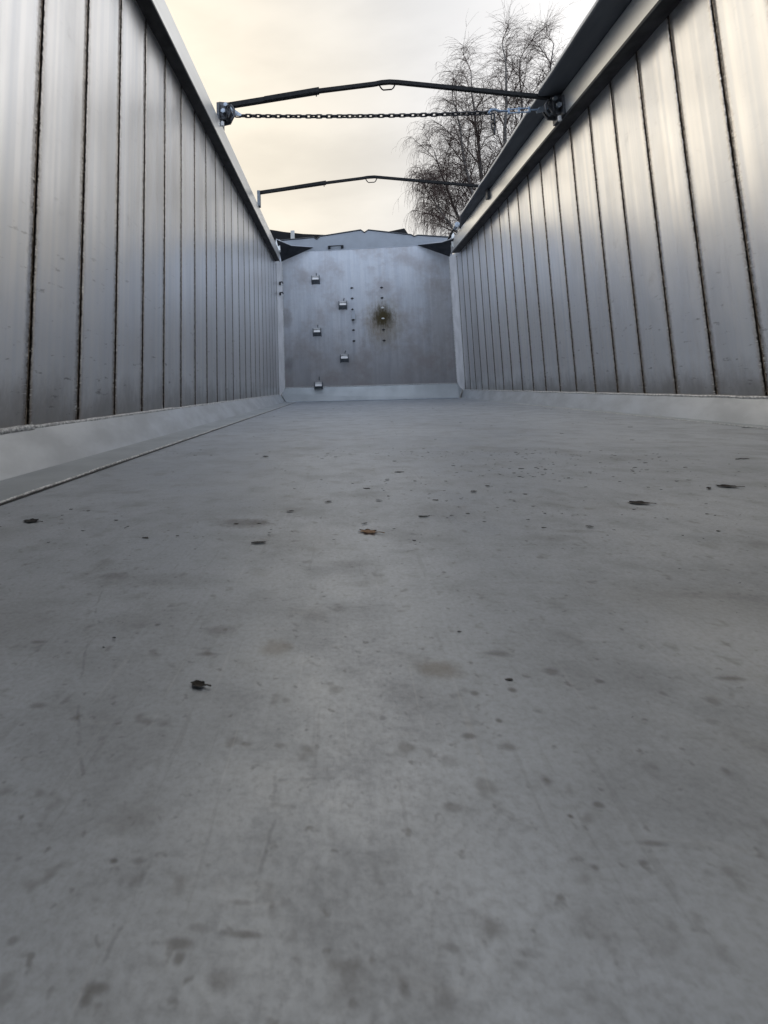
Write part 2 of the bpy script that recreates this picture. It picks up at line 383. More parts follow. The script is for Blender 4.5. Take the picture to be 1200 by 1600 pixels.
def sq(bm, pts, w, h, mi=0):
    """rectangular hollow-section bar through pts running mostly along x, section w in y and h in z"""
    rings = []
    for p in pts:
        p = Vector(p); rings.append([bm.verts.new(p+Vector((0, a*w/2, b*h/2))) for a, b in ((-1, -1), (1, -1), (1, 1), (-1, 1))])
    for A, B in zip(rings, rings[1:]):
        for k in range(4): bm.faces.new((A[k], A[(k+1) % 4], B[(k+1) % 4], B[k])).material_index = mi
    bm.faces.new(rings[0]).material_index = mi; bm.faces.new(rings[-1][::-1]).material_index = mi

XL, XR = -.8215, 1.578
YB = -0.28                      # rear end, pulled close behind the lens to darken the near floor
YE = 6.5                       # front wall
ZW = .098                      # foot of the side walls
ZT = 1.68+CZ                   # underside of the top rails

# ---------------------------------------------------------------- ground
bm = bmesh.new(); box(bm, (-400, -400, -1.7), (400, 400, -1.5))
g = obj('ground', bm, m_asph); g['kind'] = 'structure'

# ---------------------------------------------------------------- trailer body
body = thing('tipper_trailer_body', 'inside of empty aluminium tipper trailer with plank side walls and worn grey floor', 'trailer', (0, 0, 0))
# floor
bm = bmesh.new(); box(bm, (-.86, YB, -.02), (1.62, YE+.02, 0)); obj('floor_plate', bm, m_floor, body)

def side_wall(name, x, s, y0, mat):
    """s = +1 when outward is +x. cross-section in (y, depth), extruded in z"""
    prof = []           # y, depth outward, material of the segment that follows
    rnd = random.Random(int(y0*1000))
    k = math.floor((YB-y0)/P); y = y0 + k*P
    while y < 6.4:
        y = y0 + k*P
        j = rnd.uniform(-.0012, .0012); j2 = rnd.uniform(-.0012, .0012)
        prof += [(y-.0062, .0, 1), (y-.0042, .006, 1), (y-.0020, .0030, 2), (y, .0022, 2), (y+.0020, .0030, 1), (y+.0042, .006, 1), (y+.0062, .0, 0),
                 (y+.020, .0012+j*.3, 0), (y+.05, j, 0), (y+.095, -.0004+j, 0), (y+.14, -.0004+j2, 0), (y+.185, j2, 0), (y+P-.022, .0012+j2*.3, 0)]
        k += 1
    prof = [q for q in prof if YB <= q[0] <= 6.405]
    prof[-1] = (6.405, .001, 0)
    bm = bmesh.new(); uv = bm.loops.layers.uv.new('UVMap')
    zs = [ZW, .5, 1.0, 1.5, ZT+.02]
    rows = []
    for (yy, d, mi) in prof:
        rows.append([bm.verts.new((x+s*d, yy, z)) for z in zs])
    for i in range(len(prof)-1):
        for q in range(len(zs)-1):
            f = bm.faces.new((rows[i][q], rows[i+1][q], rows[i+1][q+1], rows[i][q+1])); f.material_index = prof[i][2]
            f.smooth = prof[i][2] == 0
    # outer skin so the wall has thickness
    box(bm, (min(x+s*.012, x+s*.045), YB, ZW-.1), (max(x+s*.012, x+s*.045), 6.41, ZT+.02))
    me = bpy.data.meshes.new(name)
    for f in bm.faces:
        n = f.normal
        for l in f.loops: l[uv].uv = (l.vert.co.z, l.vert.co.y)
    bm.to_mesh(me); bm.free()
    me.materials.append(mat); me.materials.append(m_weld); me.materials.append(m_core)
    o = bpy.data.objects.new(name, me); col.objects.link(o); o.parent = body
    return o
side_wall('side_wall', XL, -1, YL0, m_plank_l)
side_wall('side_wall', XR, +1, YR0, m_plank_r)

# sloping skirts between floor and walls, weld beads
def skirt(pts, m, name='skirt'):
    bm = bmesh.new()
    prism(bm, [(p[0], YB, p[1]) for p in pts], (0, 6.46-YB, 0))
    for f in bm.faces:
        if len(f.verts) == 4 and all(.002 < v.co.z < .0045 for v in f.verts): f.material_index = 1  # flat strip's duller light put into a greyer material
    return obj(name, bm, [m, m_frontskirt], body)
skirt([(XL-.01, ZW+.004), (XL+.006, ZW+.004), (-.745, .004), (-.74, .0025), (-.60, .0025), (-.60, .001), (XL-.01, .001)], m_skirt)
bm = bmesh.new(); box(bm, (-.598, YB, .0004), (-.588, 6.2, .0012)); obj('dark_line', bm, m_under, body)  # thin dark strip beside the left floor bead
skirt([(XR+.01, ZW+.004), (XR-.006, ZW+.004), (1.527, .004), (1.52, .0025), (1.475, .0025), (1.475, .001), (XR+.01, .001)], m_skirt)
def bead(pts, rad, m=m_bead, name='weld_seam', var=.35, step=.012, n=6):
    bm = bmesh.new(); P0, P1 = Vector(pts[0]), Vector(pts[1]); ln = (P1-P0).length; k = max(2, int(ln/step)); q = []; rs = []
    for i in range(k+1):
        p = P0.lerp(P1, i/k); h = noise.noise(p*18)*.6 + noise.noise(p*60)*.4
        q.append(p+Vector((0, 0, noise.noise(p*7)*rad*.5))); rs.append(rad*(1+var*h))
    tube(bm, q, rs, n); return obj(name, bm, m, body, True)
bead(((XL+.004, YB, ZW+.004), (XL+.004, 1.22, ZW+.002)), .0095)
bead(((XL+.003, 1.225, ZW+.003), (XL+.003, 6.40, ZW+.003)), .0065)
bead(((XR-.004, YB, ZW+.004), (XR-.004, 6.40, ZW+.004)), .0065)
bead(((-.600, YB, .002), (-.600, 6.2, .002)), .0036, var=.4, step=.02)
bead(((1.475, YB, .001), (1.475, 6.2, .001)), .0016, var=.5)

bm = bmesh.new(); box(bm, (-.86, YB-.05, -.02), (1.62, YB, 2.0+CZ)); obj('unseen_tailgate', bm, m_gusset, body)  # unseen rear gate added dark and close to darken the near floor
# unseen cover sheet added above and behind the lens to shade the near floor
bm = bmesh.new(); rws = []
for i in range(13):
    y = YB-.05+(.85-YB)*i/12
    rws.append([bm.verts.new((XL-.07+(XR-XL+.14)*k/14, y, 2.06+.16*math.sin(math.pi*k/14)+.012*math.sin(i*1.3+k*.6))) for k in range(15)])
for A_, B_ in zip(rws, rws[1:]):
    for k in range(14): bm.faces.new((A_[k], A_[k+1], B_[k+1], B_[k]))
bmesh.ops.solidify(bm, geom=bm.faces[:], thickness=.004)
obj('added_shade_cover', bm, m_tarp, body, True)
# corner posts (45 degree strips), front skirt, front wall
def quadprism(name, quad, vec, m, parent=body):
    bm = bmesh.new(); prism(bm, quad, vec); return obj(name, bm, m, parent)
quadprism('corner_post', [(XL, 6.395, .08), (-.757, 6.495, .17), (-.757, 6.495, 1.93), (XL, 6.395, 1.93)], (-.03, .03, 0), m_post)
quadprism('corner_post', [(XR, 6.395, .08), (1.512, 6.495, .17), (1.512, 6.495, 1.90), (XR, 6.395, 1.90)], (.03, .03, 0), m_post)
bead(((-.757, 6.492, .19), (-.757, 6.492, 1.9)), .005, step=.03)
bead(((1.512, 6.492, .19), (1.512, 6.492, 1.88)), .005, step=.03)
bead(((-.757, 6.488, .190), (1.512, 6.488, .190)), .0055, step=.02)
bm = bmesh.new()
A = [(-.757, 6.49, .19), (1.512, 6.49, .19), (1.56, 6.44, .10), (1.49, 6.34, .003), (-.73, 6.34, .003), (-.80, 6.44, .10)]
prism(bm, A, (0, .05, -.03)); obj('front_skirt', bm, m_frontskirt, body)
bead(((-.73, 6.338, .004), (1.49, 6.338, .004)), .004, m_gable, step=.02)

FZ = 1.878+CZ                  # fold line of the front wall
bm = bmesh.new(); box(bm, (-.80, YE, .12), (1.56, YE+.03, FZ)); fwall = obj('front_wall', bm, m_front, body)
top = [(-.86, 2.045), (-.304, 2.065), (-.265, 2.036), (-.212, 2.074), (.346, 2.130), (.395, 2.093), (.448, 2.124), (1.027, 2.029), (1.063, 2.004), (1.114, 2.019), (1.66, 1.955)]
def gy(z): return YE - .05*(z-FZ)/.25         # the gable leans towards the load space
bm = bmesh.new()
pts = [(x, gy(z+CZ), z+CZ) for x, z in top]
prism(bm, [(-.80, YE+.001, FZ), *pts[1:-1], (1.60, YE+.001, FZ)][::1] if False else [(-.86, YE+.001, FZ-.0)]+pts+[(1.66, YE+.001, FZ-.0)], (0, .025, .003))
obj('gable', bm, m_gable, fwall)
bm = bmesh.new(); tube(bm, [(p[0], p[1]-.003, p[2]) for p in pts], .009, 6); obj('edge_trim', bm, m_trim, fwall)
bm = bmesh.new(); tube(bm, [(-.3, YE-.001, FZ), (1.1, YE-.001, FZ)], .0035, 6); obj('fold_line', bm, m_gable, fwall)
# grab handle
bm = bmesh.new()
z = 1.935+CZ-.02
for x in (-.095, .085): box(bm, (x-.018, YE-.03, z-.022), (x+.018, YE-.002, z+.022), 0, .004)
tube(bm, [(-.095, YE-.03, z), (-.095, YE-.06, z+.005), (.085, YE-.06, z+.005), (.085, YE-.03, z)], .008, 8)
obj('grab_handle', bm, m_gusset, fwall)
# steps
for i, (x, zz) in enumerate(((-.296, 1.48), (.062, 1.112), (-.299, .758), (.055, .393), (-.302, .037))):
    z = zz+CZ; yf = YE-.085
    bm = bmesh.new()
    prism(bm, [(x-.044, yf-.006, z-.024), (x-.044, yf+.030, z+.028), (x-.044, yf+.034, z+.022), (x-.044, yf+.002, z-.024)], (.088, 0, 0))
    box(bm, (x-.044, yf+.006, z+.022), (x+.044, YE-.001, z+.028), 0)
    st = obj('step', bm, m_step, fwall)
    bm = bmesh.new()
    for s in (-1, 1):
        prism(bm, [(x+s*.047, yf-.002, z-.020), (x+s*.047, yf-.002, z+.034), (x+s*.047, YE-.001, z+.034), (x+s*.047, YE-.001, z-.075), (x+s*.047, yf+.02, z-.045)], (s*.010, 0, 0))
    prism(bm, [(x-.046, yf+.008, z-.022), (x-.046, YE-.001, z-.070), (x+.046, YE-.001, z-.070), (x+.046, yf+.008, z-.022)], (0, 0, .006))
    tube(bm, [(x+.01, YE-.006, z+.05), (x+.012+.01*(i % 2), YE-.008, z+.085+.02*(i == 4))], .007, 6)
    obj('step_bracket', bm, m_stepdark, st)
# bolts in two columns
for x, zs in ((.192, (1.334, 1.189, 1.037, .893, .753, .605)), (.595, (1.321, 1.179, 1.043, .897, .745, .598))):
    for j, zz in enumerate(zs):
        bm = bmesh.new(); z = zz+CZ
        tube(bm, [(x, YE-.002, z), (x, YE-.014, z)], .013, 6); tube(bm, [(x, YE-.013, z), (x, YE-.026, z)], .007, 6)
        box(bm, (x-.02, YE-.005, z-.006), (x+.02, YE-.001, z+.006))
        bright = (x > .5 and j in (2, 3))
        obj('bolt', bm, m_step if bright else m_bolt, fwall)
bm = bmesh.new(); box(bm, (.178, YE-.006, .905+CZ), (.222, YE-.0005, 1.045+CZ), 0, .002); obj('patch_plate', bm, m_gable, fwall)
# two small hooks on the corner post
for zz in (1.46, 1.315):
    bm = bmesh.new(); z = zz+CZ-.03
    box(bm, (-.80, 6.43, z-.02), (-.775, 6.452, z+.02), 0, .003)
    tube(bm, [(-.787, 6.44, z+.01), (-.787, 6.405, z+.01), (-.75, 6.40, z+.012), (-.742, 6.40, z-.012)], .009, 6)
    obj('tie_hook', bm, m_bolt, body)
# gusset plates in the top corners
def gusset(a, b, c, mid):
    bm = bmesh.new(); prism(bm, [a, mid, b, c], (0, 0, .012)); obj('corner_gusset', bm, m_gusset, body)
    bm = bmesh.new(); tube(bm, [Vector(a)+Vector((0, -.003, .008)), Vector(mid)+Vector((0, -.003, .008)), Vector(b)+Vector((0, -.003, .008))], .006, 6); obj('gusset_edge', bm, m_gable, body)
gusset((-.765, 5.98, 1.905+CZ), (-.32, 6.488, 1.925+CZ), (-.765, 6.488, 1.75+CZ), (-.60, 6.22, 1.885+CZ))
gusset((1.49, 5.98, 1.80+CZ), (1.108, 6.488, 1.88+CZ), (1.52, 6.488, 1.70+CZ), (1.37, 6.20, 1.815+CZ))

# top rails
def rail(x_in, x_out, z0, z1):
    bm = bmesh.new(); a, b = min(x_in, x_out), max(x_in, x_out)
    box(bm, (a, YB, z0), (b, 6.20, z1), 0, .004)
    c_ = XL if x_in < 0 else XR
    box(bm, (min(c_, x_out), 6.2005, z0), (max(c_, x_out), 6.52, z1-.003), 0)
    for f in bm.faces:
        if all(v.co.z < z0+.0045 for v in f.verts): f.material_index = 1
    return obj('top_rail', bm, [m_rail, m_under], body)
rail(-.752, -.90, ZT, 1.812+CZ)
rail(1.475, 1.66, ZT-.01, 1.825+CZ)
# added dark lip under each rail, extends the painted shade band
for a, b in ((-.750, -.744),):
    bm = bmesh.new(); box(bm, (-.756, YB, ZT-.012), (-.750, 6.20, ZT-.001)); obj('rail_shade_lip', bm, m_gusset, body)
bm = bmesh.new(); box(bm, (1.473, YB, ZT-.024), (1.480, 6.20, ZT-.011)); obj('rail_shade_lip', bm, m_gusset, body)
# rail end plates at front corners
bm = bmesh.new(); box(bm, (-.79, 6.12, 1.80+CZ), (-.735, 6.20, 1.95+CZ), 0, .004); obj('rail_end_cap', bm, m_rail, body)
bm = bmesh.new(); box(bm, (1.462, 6.08, 1.72+CZ), (1.50, 6.11, 1.90+CZ), 0, .004); obj('rail_end_cap', bm, m_rail, body)

# ---------------------------------------------------------------- rolled tarpaulin on the right rail
tr = thing('rolled_tarpaulin', 'dark grey tarpaulin folded flat along the top of the right trailer wall', 'tarpaulin', (1.5, 2, 1.83+CZ))
def tarp():
    bm = bmesh.new(); rings = []
    ys = [YB + i*.06 for i in range(int((5.72-YB)/.06)+1)]
    zb = 1.829+CZ
    for y in ys:
        t = 1 if y < 5.3 else max(.15, 1-(y-5.3)/.45)
        n1 = noise.noise(Vector((y*1.6, 0, 0)))*.008; n2 = noise.noise(Vector((y*5, 3, 0)))*.003
        wv = n1+n2 + (.020 if y < 3.05 else 0)*min(1, max(0, (3.12-y)/.1))
        inn = 1.485 - ((.135 if y < 3.1 else .135-.035*min(1, (y-3.1)/2.2))*t+wv)
        prof = [(1.64, zb), (1.50, zb), (inn+.012, zb+.006+n2), (inn, zb+.016), (inn+.004, zb+.04+n2), (inn+.05, zb+.075*t+.02), (1.50, zb+.10*t+.02+n1), (1.60, zb+.09*t+.02), (1.65, zb+.02)]
        rings.append([bm.verts.new((px-1.5, y-2, pz-zb)) for px, pz in prof])
    for A, B in zip(rings, rings[1:]):
        for k in range(9):
            f = bm.faces.new((A[k], A[(k+1) % 9], B[(k+1) % 9], B[k])); f.material_index = 1 if k in (3,) else 0
            f.smooth = True
    bm.faces.new(rings[0]); bm.faces.new(rings[-1][::-1])
    return obj('tarp_fabric', bm, [m_tarp, m_tarpedge], tr)
tarp()
bm = bmesh.new(); tube(bm, [(-.075, 3.70, .035), (-.055, 4.0, .035), (-.02, 4.45, .04)], .014, 8); obj('roller_shaft', bm, m_black, tr)
bm = bmesh.new(); tube(bm, [(-.06, 3.66, .04), (-.055, 3.78, .04)], .032, 10); obj('end_cap', bm, m_zinc, tr)

# ---------------------------------------------------------------- tarp bows
Y1, Y2 = 3.07, 4.56
def bow(Y, label, k, left, pts_sleeve, pts_tube, handle, th):
    t = thing('tarp_bow', label, 'tarp bow', (0.35, Y, 2.0+CZ), 'telescopic tarp bows across the trailer')
    off = Vector((.35, Y, 2.0+CZ))
    def loc(x, z, dy=0): return Vector((x, Y+dy, z+CZ))-off
    bm = bmesh.new(); sq(bm, [loc(*p) for p in pts_tube], th*.82, th*.82); obj('inner_tube', bm, m_black, t)
    bm = bmesh.new(); sq(bm, [loc(*p) for p in pts_sleeve], th*1.05, th*1.08)
    x, z = pts_sleeve[-1]; x0, z0 = pts_sleeve[0]; q = .66; xm = x0+(x-x0)*q; zm = z0+(z-z0)*q
    obj('outer_sleeve', bm, m_black, t)
    bm = bmesh.new(); sq(bm, [loc(xm-.16, z0+(z-z0)*(q-.3)+.0045), loc(x, z+.0045)], th*1.22, th*1.02); 
    tube(bm, [loc(x-.02, z-.018, -.0), loc(x-.02, z-.036)], .004, 6); obj('locking_collar', bm, m_black, t)
    hx, hz, hw, hh = handle
    bm = bmesh.new(); tube(bm, [loc(hx-hw, hz), loc(hx-hw*.72, hz-hh*.75), loc(hx-hw*.5, hz-hh), loc(hx+hw*.5, hz-hh), loc(hx+hw*.72, hz-hh*.75), loc(hx+hw, hz)], .0048, 8); obj('pull_loop', bm, m_black, t, True)
    return t, loc
b1, loc1 = bow(Y1, 'nearer black telescopic bow above the chain between the top rails', 1, None,
    [(-.715, 1.952), (-.075, 2.006)], [(-.10, 2.006), (.30, 2.024), (.345, 2.030), (.40, 2.030), (.455, 2.022), (1.455, 1.822)], (.385, 2.016, .055, .040), .030)
b2, loc2 = bow(Y2, 'farther black telescopic bow near the front wall with no chain', 2, None,
    [(-.765, 1.945), (-.075, 2.004)], [(-.10, 2.003), (.28, 2.028), (.33, 2.034), (.40, 2.034), (.45, 2.026), (1.45, 1.862)], (.37, 2.018, .055, .038), .028)
# plain socket brackets of the farther bow
for x, z0, z1, s in ((-.748, 1.80, 1.962, 1), (1.462, 1.74, 1.868, -1)):
    bm = bmesh.new(); 
    a = loc2(x-.014, z0, -.03); b = loc2(x+.014, z1, .03); box(bm, a, b, 0, .003); obj('end_socket', bm, m_stepdark if s > 0 else m_bracket, b2)
# hinged brackets of the nearer bow
def bracket(side):
    s = side
    t = thing('bow_bracket', 'dark hinged bow bracket on the left top rail at the chain end' if s < 0 else 'dark hinged bow bracket on the right top rail beside the turnbuckle', 'bracket',
              (-.76, Y1, 1.90+CZ) if s < 0 else (1.47, Y1, 1.76+CZ), 'cast brackets holding the nearer bow')
    i = -s      # inward x direction
    bm = bmesh.new(); box(bm, (-.012, -.075, -.09), (.008, .075, .04), 0, .004); obj('base_plate', bm, m_bracket, t)
    bm = bmesh.new()
    for yy in (-.045, .033):
        prism(bm, [(0, yy, -.07), (i*.06, yy, -.06), (i*.085, yy, -.01), (i*.06, yy, .05), (0, yy, .06)], (0, .012, 0))
    box(bm, (min(0, i*.05), -.03, .03), (max(0, i*.05), .03, .056), 0, .004)
    obj('hinge_cheek', bm, m_bracket, t)
    bm = bmesh.new(); tube(bm, [(i*.035, -.075, -.03), (i*.035, .075, -.03)], .010, 8); tube(bm, [(i*.035, -.085, -.03), (i*.035, -.072, -.03)], .017, 6)
    tube(bm, [(i*.05, -.065, .02), (i*.05, .065, .02)], .009, 8); tube(bm, [(i*.05, -.075, .02), (i*.05, -.063, .02)], .015, 6); obj('hinge_pin', bm, m_zinc, t)
    bm = bmesh.new()
    pts = [(i*.055, -.055, -.085), (i*.085, -.055, -.085), (i*.105, -.055, -.06), (i*.105, -.055, -.01), (i*.085, -.055, .02), (i*.055, -.055, .02)]
    tube(bm, pts, .008, 6, True); obj('shackle', bm, m_bracket, t, True)
    bm = bmesh.new(); tube(bm, [(i*.02, -.04, -.085), (i*.02, -.04, -.115)], .012, 6); obj('bracket_bolt', bm, m_step, t)
    bm = bmesh.new(); prism(bm, [(i*.07, -.02, .035), (i*.15, -.02, -.028), (i*.145, -.02, -.04), (i*.09, -.02, -.03)], (0, .008, 0)); obj('chain_lug', bm, m_zinc, t)
    return t
bracket(-1); bracket(1)

# ---------------------------------------------------------------- chain
ch = thing('tension_chain', 'steel chain with blue grey turnbuckle stretched below the nearer bow', 'chain', (-.66, Y1, 1.885+CZ))
def link_mesh():
    bm = bmesh.new(); pts = []; r = .0106; hl = .0130
    for k in range(7):
        a = -math.pi/2+math.pi*k/6; pts.append((hl+r*math.cos(a), 0, r*math.sin(a)))
    for k in range(7):
        a = math.pi/2+math.pi*k/6; pts.append((-hl+r*math.cos(a), 0, r*math.sin(a)))
    tube(bm, pts, .0054, 6, True); return bm
proto = obj('link', link_mesh(), m_chain, ch, True)
S0 = Vector((-.655, 0, 1.876)); S1 = Vector((1.045, 0, 1.757)); nl = 49
for i in range(nl):
    t = (i+.5)/nl; p = S0.lerp(S1, t); p.z -= .014*4*t*(1-t)
    o = proto if i == 0 else proto.copy()
    if i: col.objects.link(o); o.parent = ch
    o.location = (p.x+.66, 0, p.z-1.885)
    sl = math.atan2(S1.z-S0.z-.014*4*(1-2*t), S1.x-S0.x)
    o.rotation_euler = ((0 if i % 2 == 0 else math.pi/2)+random.uniform(-.15, .15), -sl, 0)
    o.rotation_mode = 'XYZ'
for i in range(4):
    o = proto.copy(); col.objects.link(o); o.parent = ch
    o.location = (1.055+.66+.004*math.sin(i*2), 0, 1.757-1.885-.030-.0335*i)
    o.rotation_euler = (0, math.pi/2, 0 if i % 2 == 0 else math.pi/2)
def cl(x, z, y=0): return (x+.66, y, z-1.885)
bm = bmesh.new(); tube(bm, [cl(1.035, 1.742), cl(1.03, 1.757), cl(1.045, 1.775), cl(1.07, 1.775), cl(1.10, 1.762), cl(1.16, 1.757)], [.005, .009, .010, .009, .008, .006], 8); obj('hook', bm, m_galv, ch, True)
bm = bmesh.new()
for dz in (-.013, .013): tube(bm, [cl(1.155, 1.757+dz), cl(1.285, 1.755+dz)], .005, 6)
for x in (1.155, 1.22, 1.285): box(bm, cl(x-.007, 1.738, -.009), cl(x+.007, 1.776, .009), 0, .003)
obj('turnbuckle', bm, m_galv, ch)
bm = bmesh.new(); tube(bm, [cl(1.285, 1.755), cl(1.345, 1.754)], .006, 6)
pts = [Vector(cl(1.362, 1.754))+Vector((.017*math.cos(a), 0, .013*math.sin(a))) for a in [k*math.pi/5 for k in range(10)]]
tube(bm, pts, .0045, 6, True); tube(bm, [cl(1.37, 1.754), cl(1.40, 1.756)], .007, 6); obj('eye_bolt', bm, m_galv, ch)

# ---------------------------------------------------------------- truck cab beyond the front wall
cab = thing('truck_cab', 'black truck cab roof showing above the trailer front wall', 'truck cab', (.38, 8.2, -1.5))
bm = bmesh.new()
sec = [(-1.22, 1.0), (-1.24, 3.2), (-1.15, 3.50), (-.9, 3.56), (.9, 3.56), (1.15, 3.50), (1.24, 3.2), (1.22, 1.0)]
rings = []
for yy, k in ((-.75, .97), (-.60, 1.0), (.9, 1.0), (1.25, .93)):
    rings.append([bm.verts.new((x*k, yy, 1.0+(z-1.0)*k)) for x, z in sec])
for A_, B_ in zip(rings, rings[1:]):
    for k in range(8): bm.faces.new((A_[k], A_[(k+1) % 8], B_[(k+1) % 8], B_[k]))
bm.faces.new(rings[0]); bm.faces.new(rings[-1][::-1]); obj('cab_shell', bm, m_cab, cab)
bm = bmesh.new()
def cabl(x, y, z): return (x-.38, y-8.2, z+CZ+1.5)
yy = 7.2
prism(bm, [cabl(*p) for p in ((-1.02, yy, 2.0), (-1.02, yy, 2.465), (-.80, yy, 2.415), (-.50, yy, 2.365), (-.15, yy, 2.33), (.30, yy, 2.30), (.30, yy, 2.0))], (0, .05, 0))
prism(bm, [cabl(*p) for p in ((.60, yy, 2.0), (.60, yy, 2.295), (1.045, yy, 2.365), (1.10, yy, 2.27), (1.10, yy, 2.0))], (0, .05, 0))
obj('roof_deflector', bm, m_cab, cab)
bm = bmesh.new(); box(bm, cabl(-.69, 7.14, 2.0), cabl(-.63, 7.17, 2.41), 0, .004); obj('marker_post', bm, m_white, cab)

# ---------------------------------------------------------------- hall on the left (mirrored in the right wall)
hall = thing('industrial_hall', 'dark clad industrial hall standing left of the trailer, mirrored in its right wall', 'hall', (-14, 14, -1.5))
hall.rotation_euler = (0, 0, R(40))
bm = bmesh.new(); box(bm, (-16, 0, 0), (14, 10, 6.4)); obj('wall', bm, m_hall, hall)
bm = bmesh.new(); prism(bm, [(-16.3, -.3, 6.41), (-16.3, 5, 7.8), (-16.3, 10.3, 6.41)], (30.6, 0, 0)); obj('roof', bm, m_hallroof, hall)

# ---------------------------------------------------------------- bare weeping birch
def birch():
    rnd = random.Random(5)
    D = 20.0
    t = thing('birch_tree', 'bare weeping birch with fine hanging twigs behind the right trailer wall', 'tree', (6.2, D, -1.5))
    bt = bmesh.new(); bc = bmesh.new()
    base = Vector((6.2, D, -1.5))
    def stick(bm, pts, r0, r1, n=3):
        m = len(pts); tube(bm, [p-base for p in pts], [r0+(r1-r0)*i/(m-1) for i in range(m)], n, caps=False)
    def twig(p, d, ln, droop, r=.007, lev=0):
        pts = [p.copy()]; k = 5; d = d.normalized()
        for i in range(k):
            d = (d + Vector((rnd.gauss(0, .13), rnd.gauss(0, .13), rnd.gauss(0, .08)-droop*(.25+.2*i)))).normalized()
            pts.append(pts[-1]+d*ln/k)
        stick(bc, pts, r, r*.45)
        if lev > 0:
            for _ in range(lev):
                i = rnd.randint(1, k-1); sd = (d+Vector((rnd.gauss(0, .6), rnd.gauss(0, .6), rnd.gauss(0, .35)))).normalized()
                twig(pts[i], sd, ln*rnd.uniform(.35, .7), droop, r*.7, 0)
    def limb(p, d, ln, r, droop, lv, dens):
        k = max(4, int(ln/.45)); pts = [p.copy()]; dd = d.normalized()
        for i in range(k):
            f = i/k
            dd = (dd+Vector((rnd.gauss(0, .07), rnd.gauss(0, .07), .045*(1-f)-droop*f*f*.35))).normalized()
            pts.append(pts[-1]+dd*ln/k)
        stick(bt if r > .05 else bc, pts, r, max(.010, r*.22), 6 if r > .05 else 4)
        for i in range(1, len(pts)):
            f = i/k; q = pts[i]; tdir = (pts[i]-pts[i-1]).normalized()
            if lv > 0:
                for _ in range(1 if rnd.random() < .85 else 2):
                    a = rnd.uniform(0, 2*math.pi); side = Vector((math.cos(a), math.sin(a)*.8, rnd.uniform(-.1, .3)))
                    limb(q, tdir*.75+side*.75, ln*rnd.uniform(.30, .52)*(1.15-f*.6), max(.012, r*.42*(1-f*.6)), droop*1.5+.12, lv-1, dens)
            if lv <= 1:
                for _ in range(dens):
                    a = rnd.uniform(0, 2*math.pi); side = Vector((math.cos(a), math.sin(a), rnd.uniform(-.1, .6)))
                    twig(q, tdir*.5+side*.7, rnd.uniform(.5, 1.25), droop*.9+rnd.uniform(-.06, .16), .0056, rnd.choice((0, 1, 2)))
        return pts
    for (tip, foot, r, lv, dr) in BIRCH:
        foot = Vector(foot); tip = Vector(tip); d = tip-foot
        # main stems: gently curved towards tip
        k = 12; pts = []
        for i in range(k+1):
            f = i/k; p = foot.lerp(tip, f); b_ = math.sin(f*math.pi)*.35
            p += Vector((b_*(.5 if tip.x > foot.x else -.3), 0, b_*.3)) + Vector((noise.noise(p*.6)*.18, noise.noise(p*.6+Vector((5, 5, 5)))*.3, 0))
            pts.append(p)
        stick(bt, pts, r, .018, 7)
        for i in range(2 if lv >= 0 else 99, len(pts)):
            f = i/k; tdir = (pts[i]-pts[i-1]).normalized()
            nb = (1 if rnd.random() < .5 else 0) if f < .38 else (2 if f < .8 else 1)
            for _ in range(nb):
                a = rnd.uniform(0, 2*math.pi); side = Vector((math.cos(a), math.sin(a)*.6, rnd.uniform(0, .3)))
                limb(pts[i], tdir*.9+side*.6, rnd.uniform(1.7, 2.6)*(1.1-.55*f), max(.014, r*.35*(1-f*.6)), dr, lv, 3)
    obj('trunk', bt, m_trunk, t); obj('crown', bc, m_bark, t)
# tip, foot, foot radius, branching depth, droop
BIRCH = [((6.7, 20, 3.4), (6.5, 20, -1.5), .24, -1, 0),
 ((9.7, 20, 14.6), (6.8, 20, 3.2), .15, 1, .04), ((10.6, 20.4, 13.4), (7.0, 20.2, 3.5), .13, 1, .04), ((7.4, 19.8, 14.6), (6.7, 20, 3.0), .17, 1, .06),
 ((8.6, 20.8, 14.6), (6.8, 20.1, 3.2), .12, 1, .05), ((6.2, 20.3, 13.7), (6.6, 20, 3.2), .15, 1, .12), ((5.2, 19.6, 12.2), (6.5, 20, 3.3), .13, 1, .35),
 ((4.4, 20.4, 10.2), (6.4, 20, 3.4), .11, 1, .7), ((3.8, 19.7, 8.4), (6.4, 20, 4.2), .09, 1, .9)]
birch()

LIT = [
 (-0.4672, 0.7014, 'L', 0.0262), # 48 815
 (-0.1075, 0.6035, 'O', 0.0189), # 404 849
 (-0.0848, 0.7508, 'S', 0.0117), # 453 800
 (0.0278, 0.6475, 'P', 0.0243), # 576 832
 (0.1175, 1.0783, 'O', 0.0216), # 624 738
 (0.0838, 0.9941, 'S', 0.0113), # 605 750
 (0.2572, 0.9250, 'S', 0.0111), # 762 760
 (0.2201, 0.8784, 'S', 0.0127), # 740 769
 (0.0538, 0.8172, 'S', 0.0123), # 592 783
 (-0.0282, 0.8104, 'S', 0.0125), # 513 785
 (0.1101, 0.7198, 'T', 0.0160), # 663 808
 (0.4383, 0.7912, 'L', 0.0268), # 998 787
 (0.6447, 0.9034, 'L', 0.0293), # 1136 761
 (0.6065, 0.8895, 'S', 0.0136), # 1108 764
 (1.4330, 1.8866, 'L', 0.0258), # 1165 669
 (0.8894, 1.1912, 'T', 0.0298), # 1160 718
 (-0.2148, 1.3385, 'S', 0.0217), # 415 714
 (0.3091, 0.6691, 'S', 0.0108), # 922 824
 (-0.1801, 0.3763, 'S', 0.0040), # 178 999
 (-0.0978, 0.3224, 'L', 0.0105), # 310 1072
 (0.0248, 0.6851, 'S', 0.0104), # 570 819
]

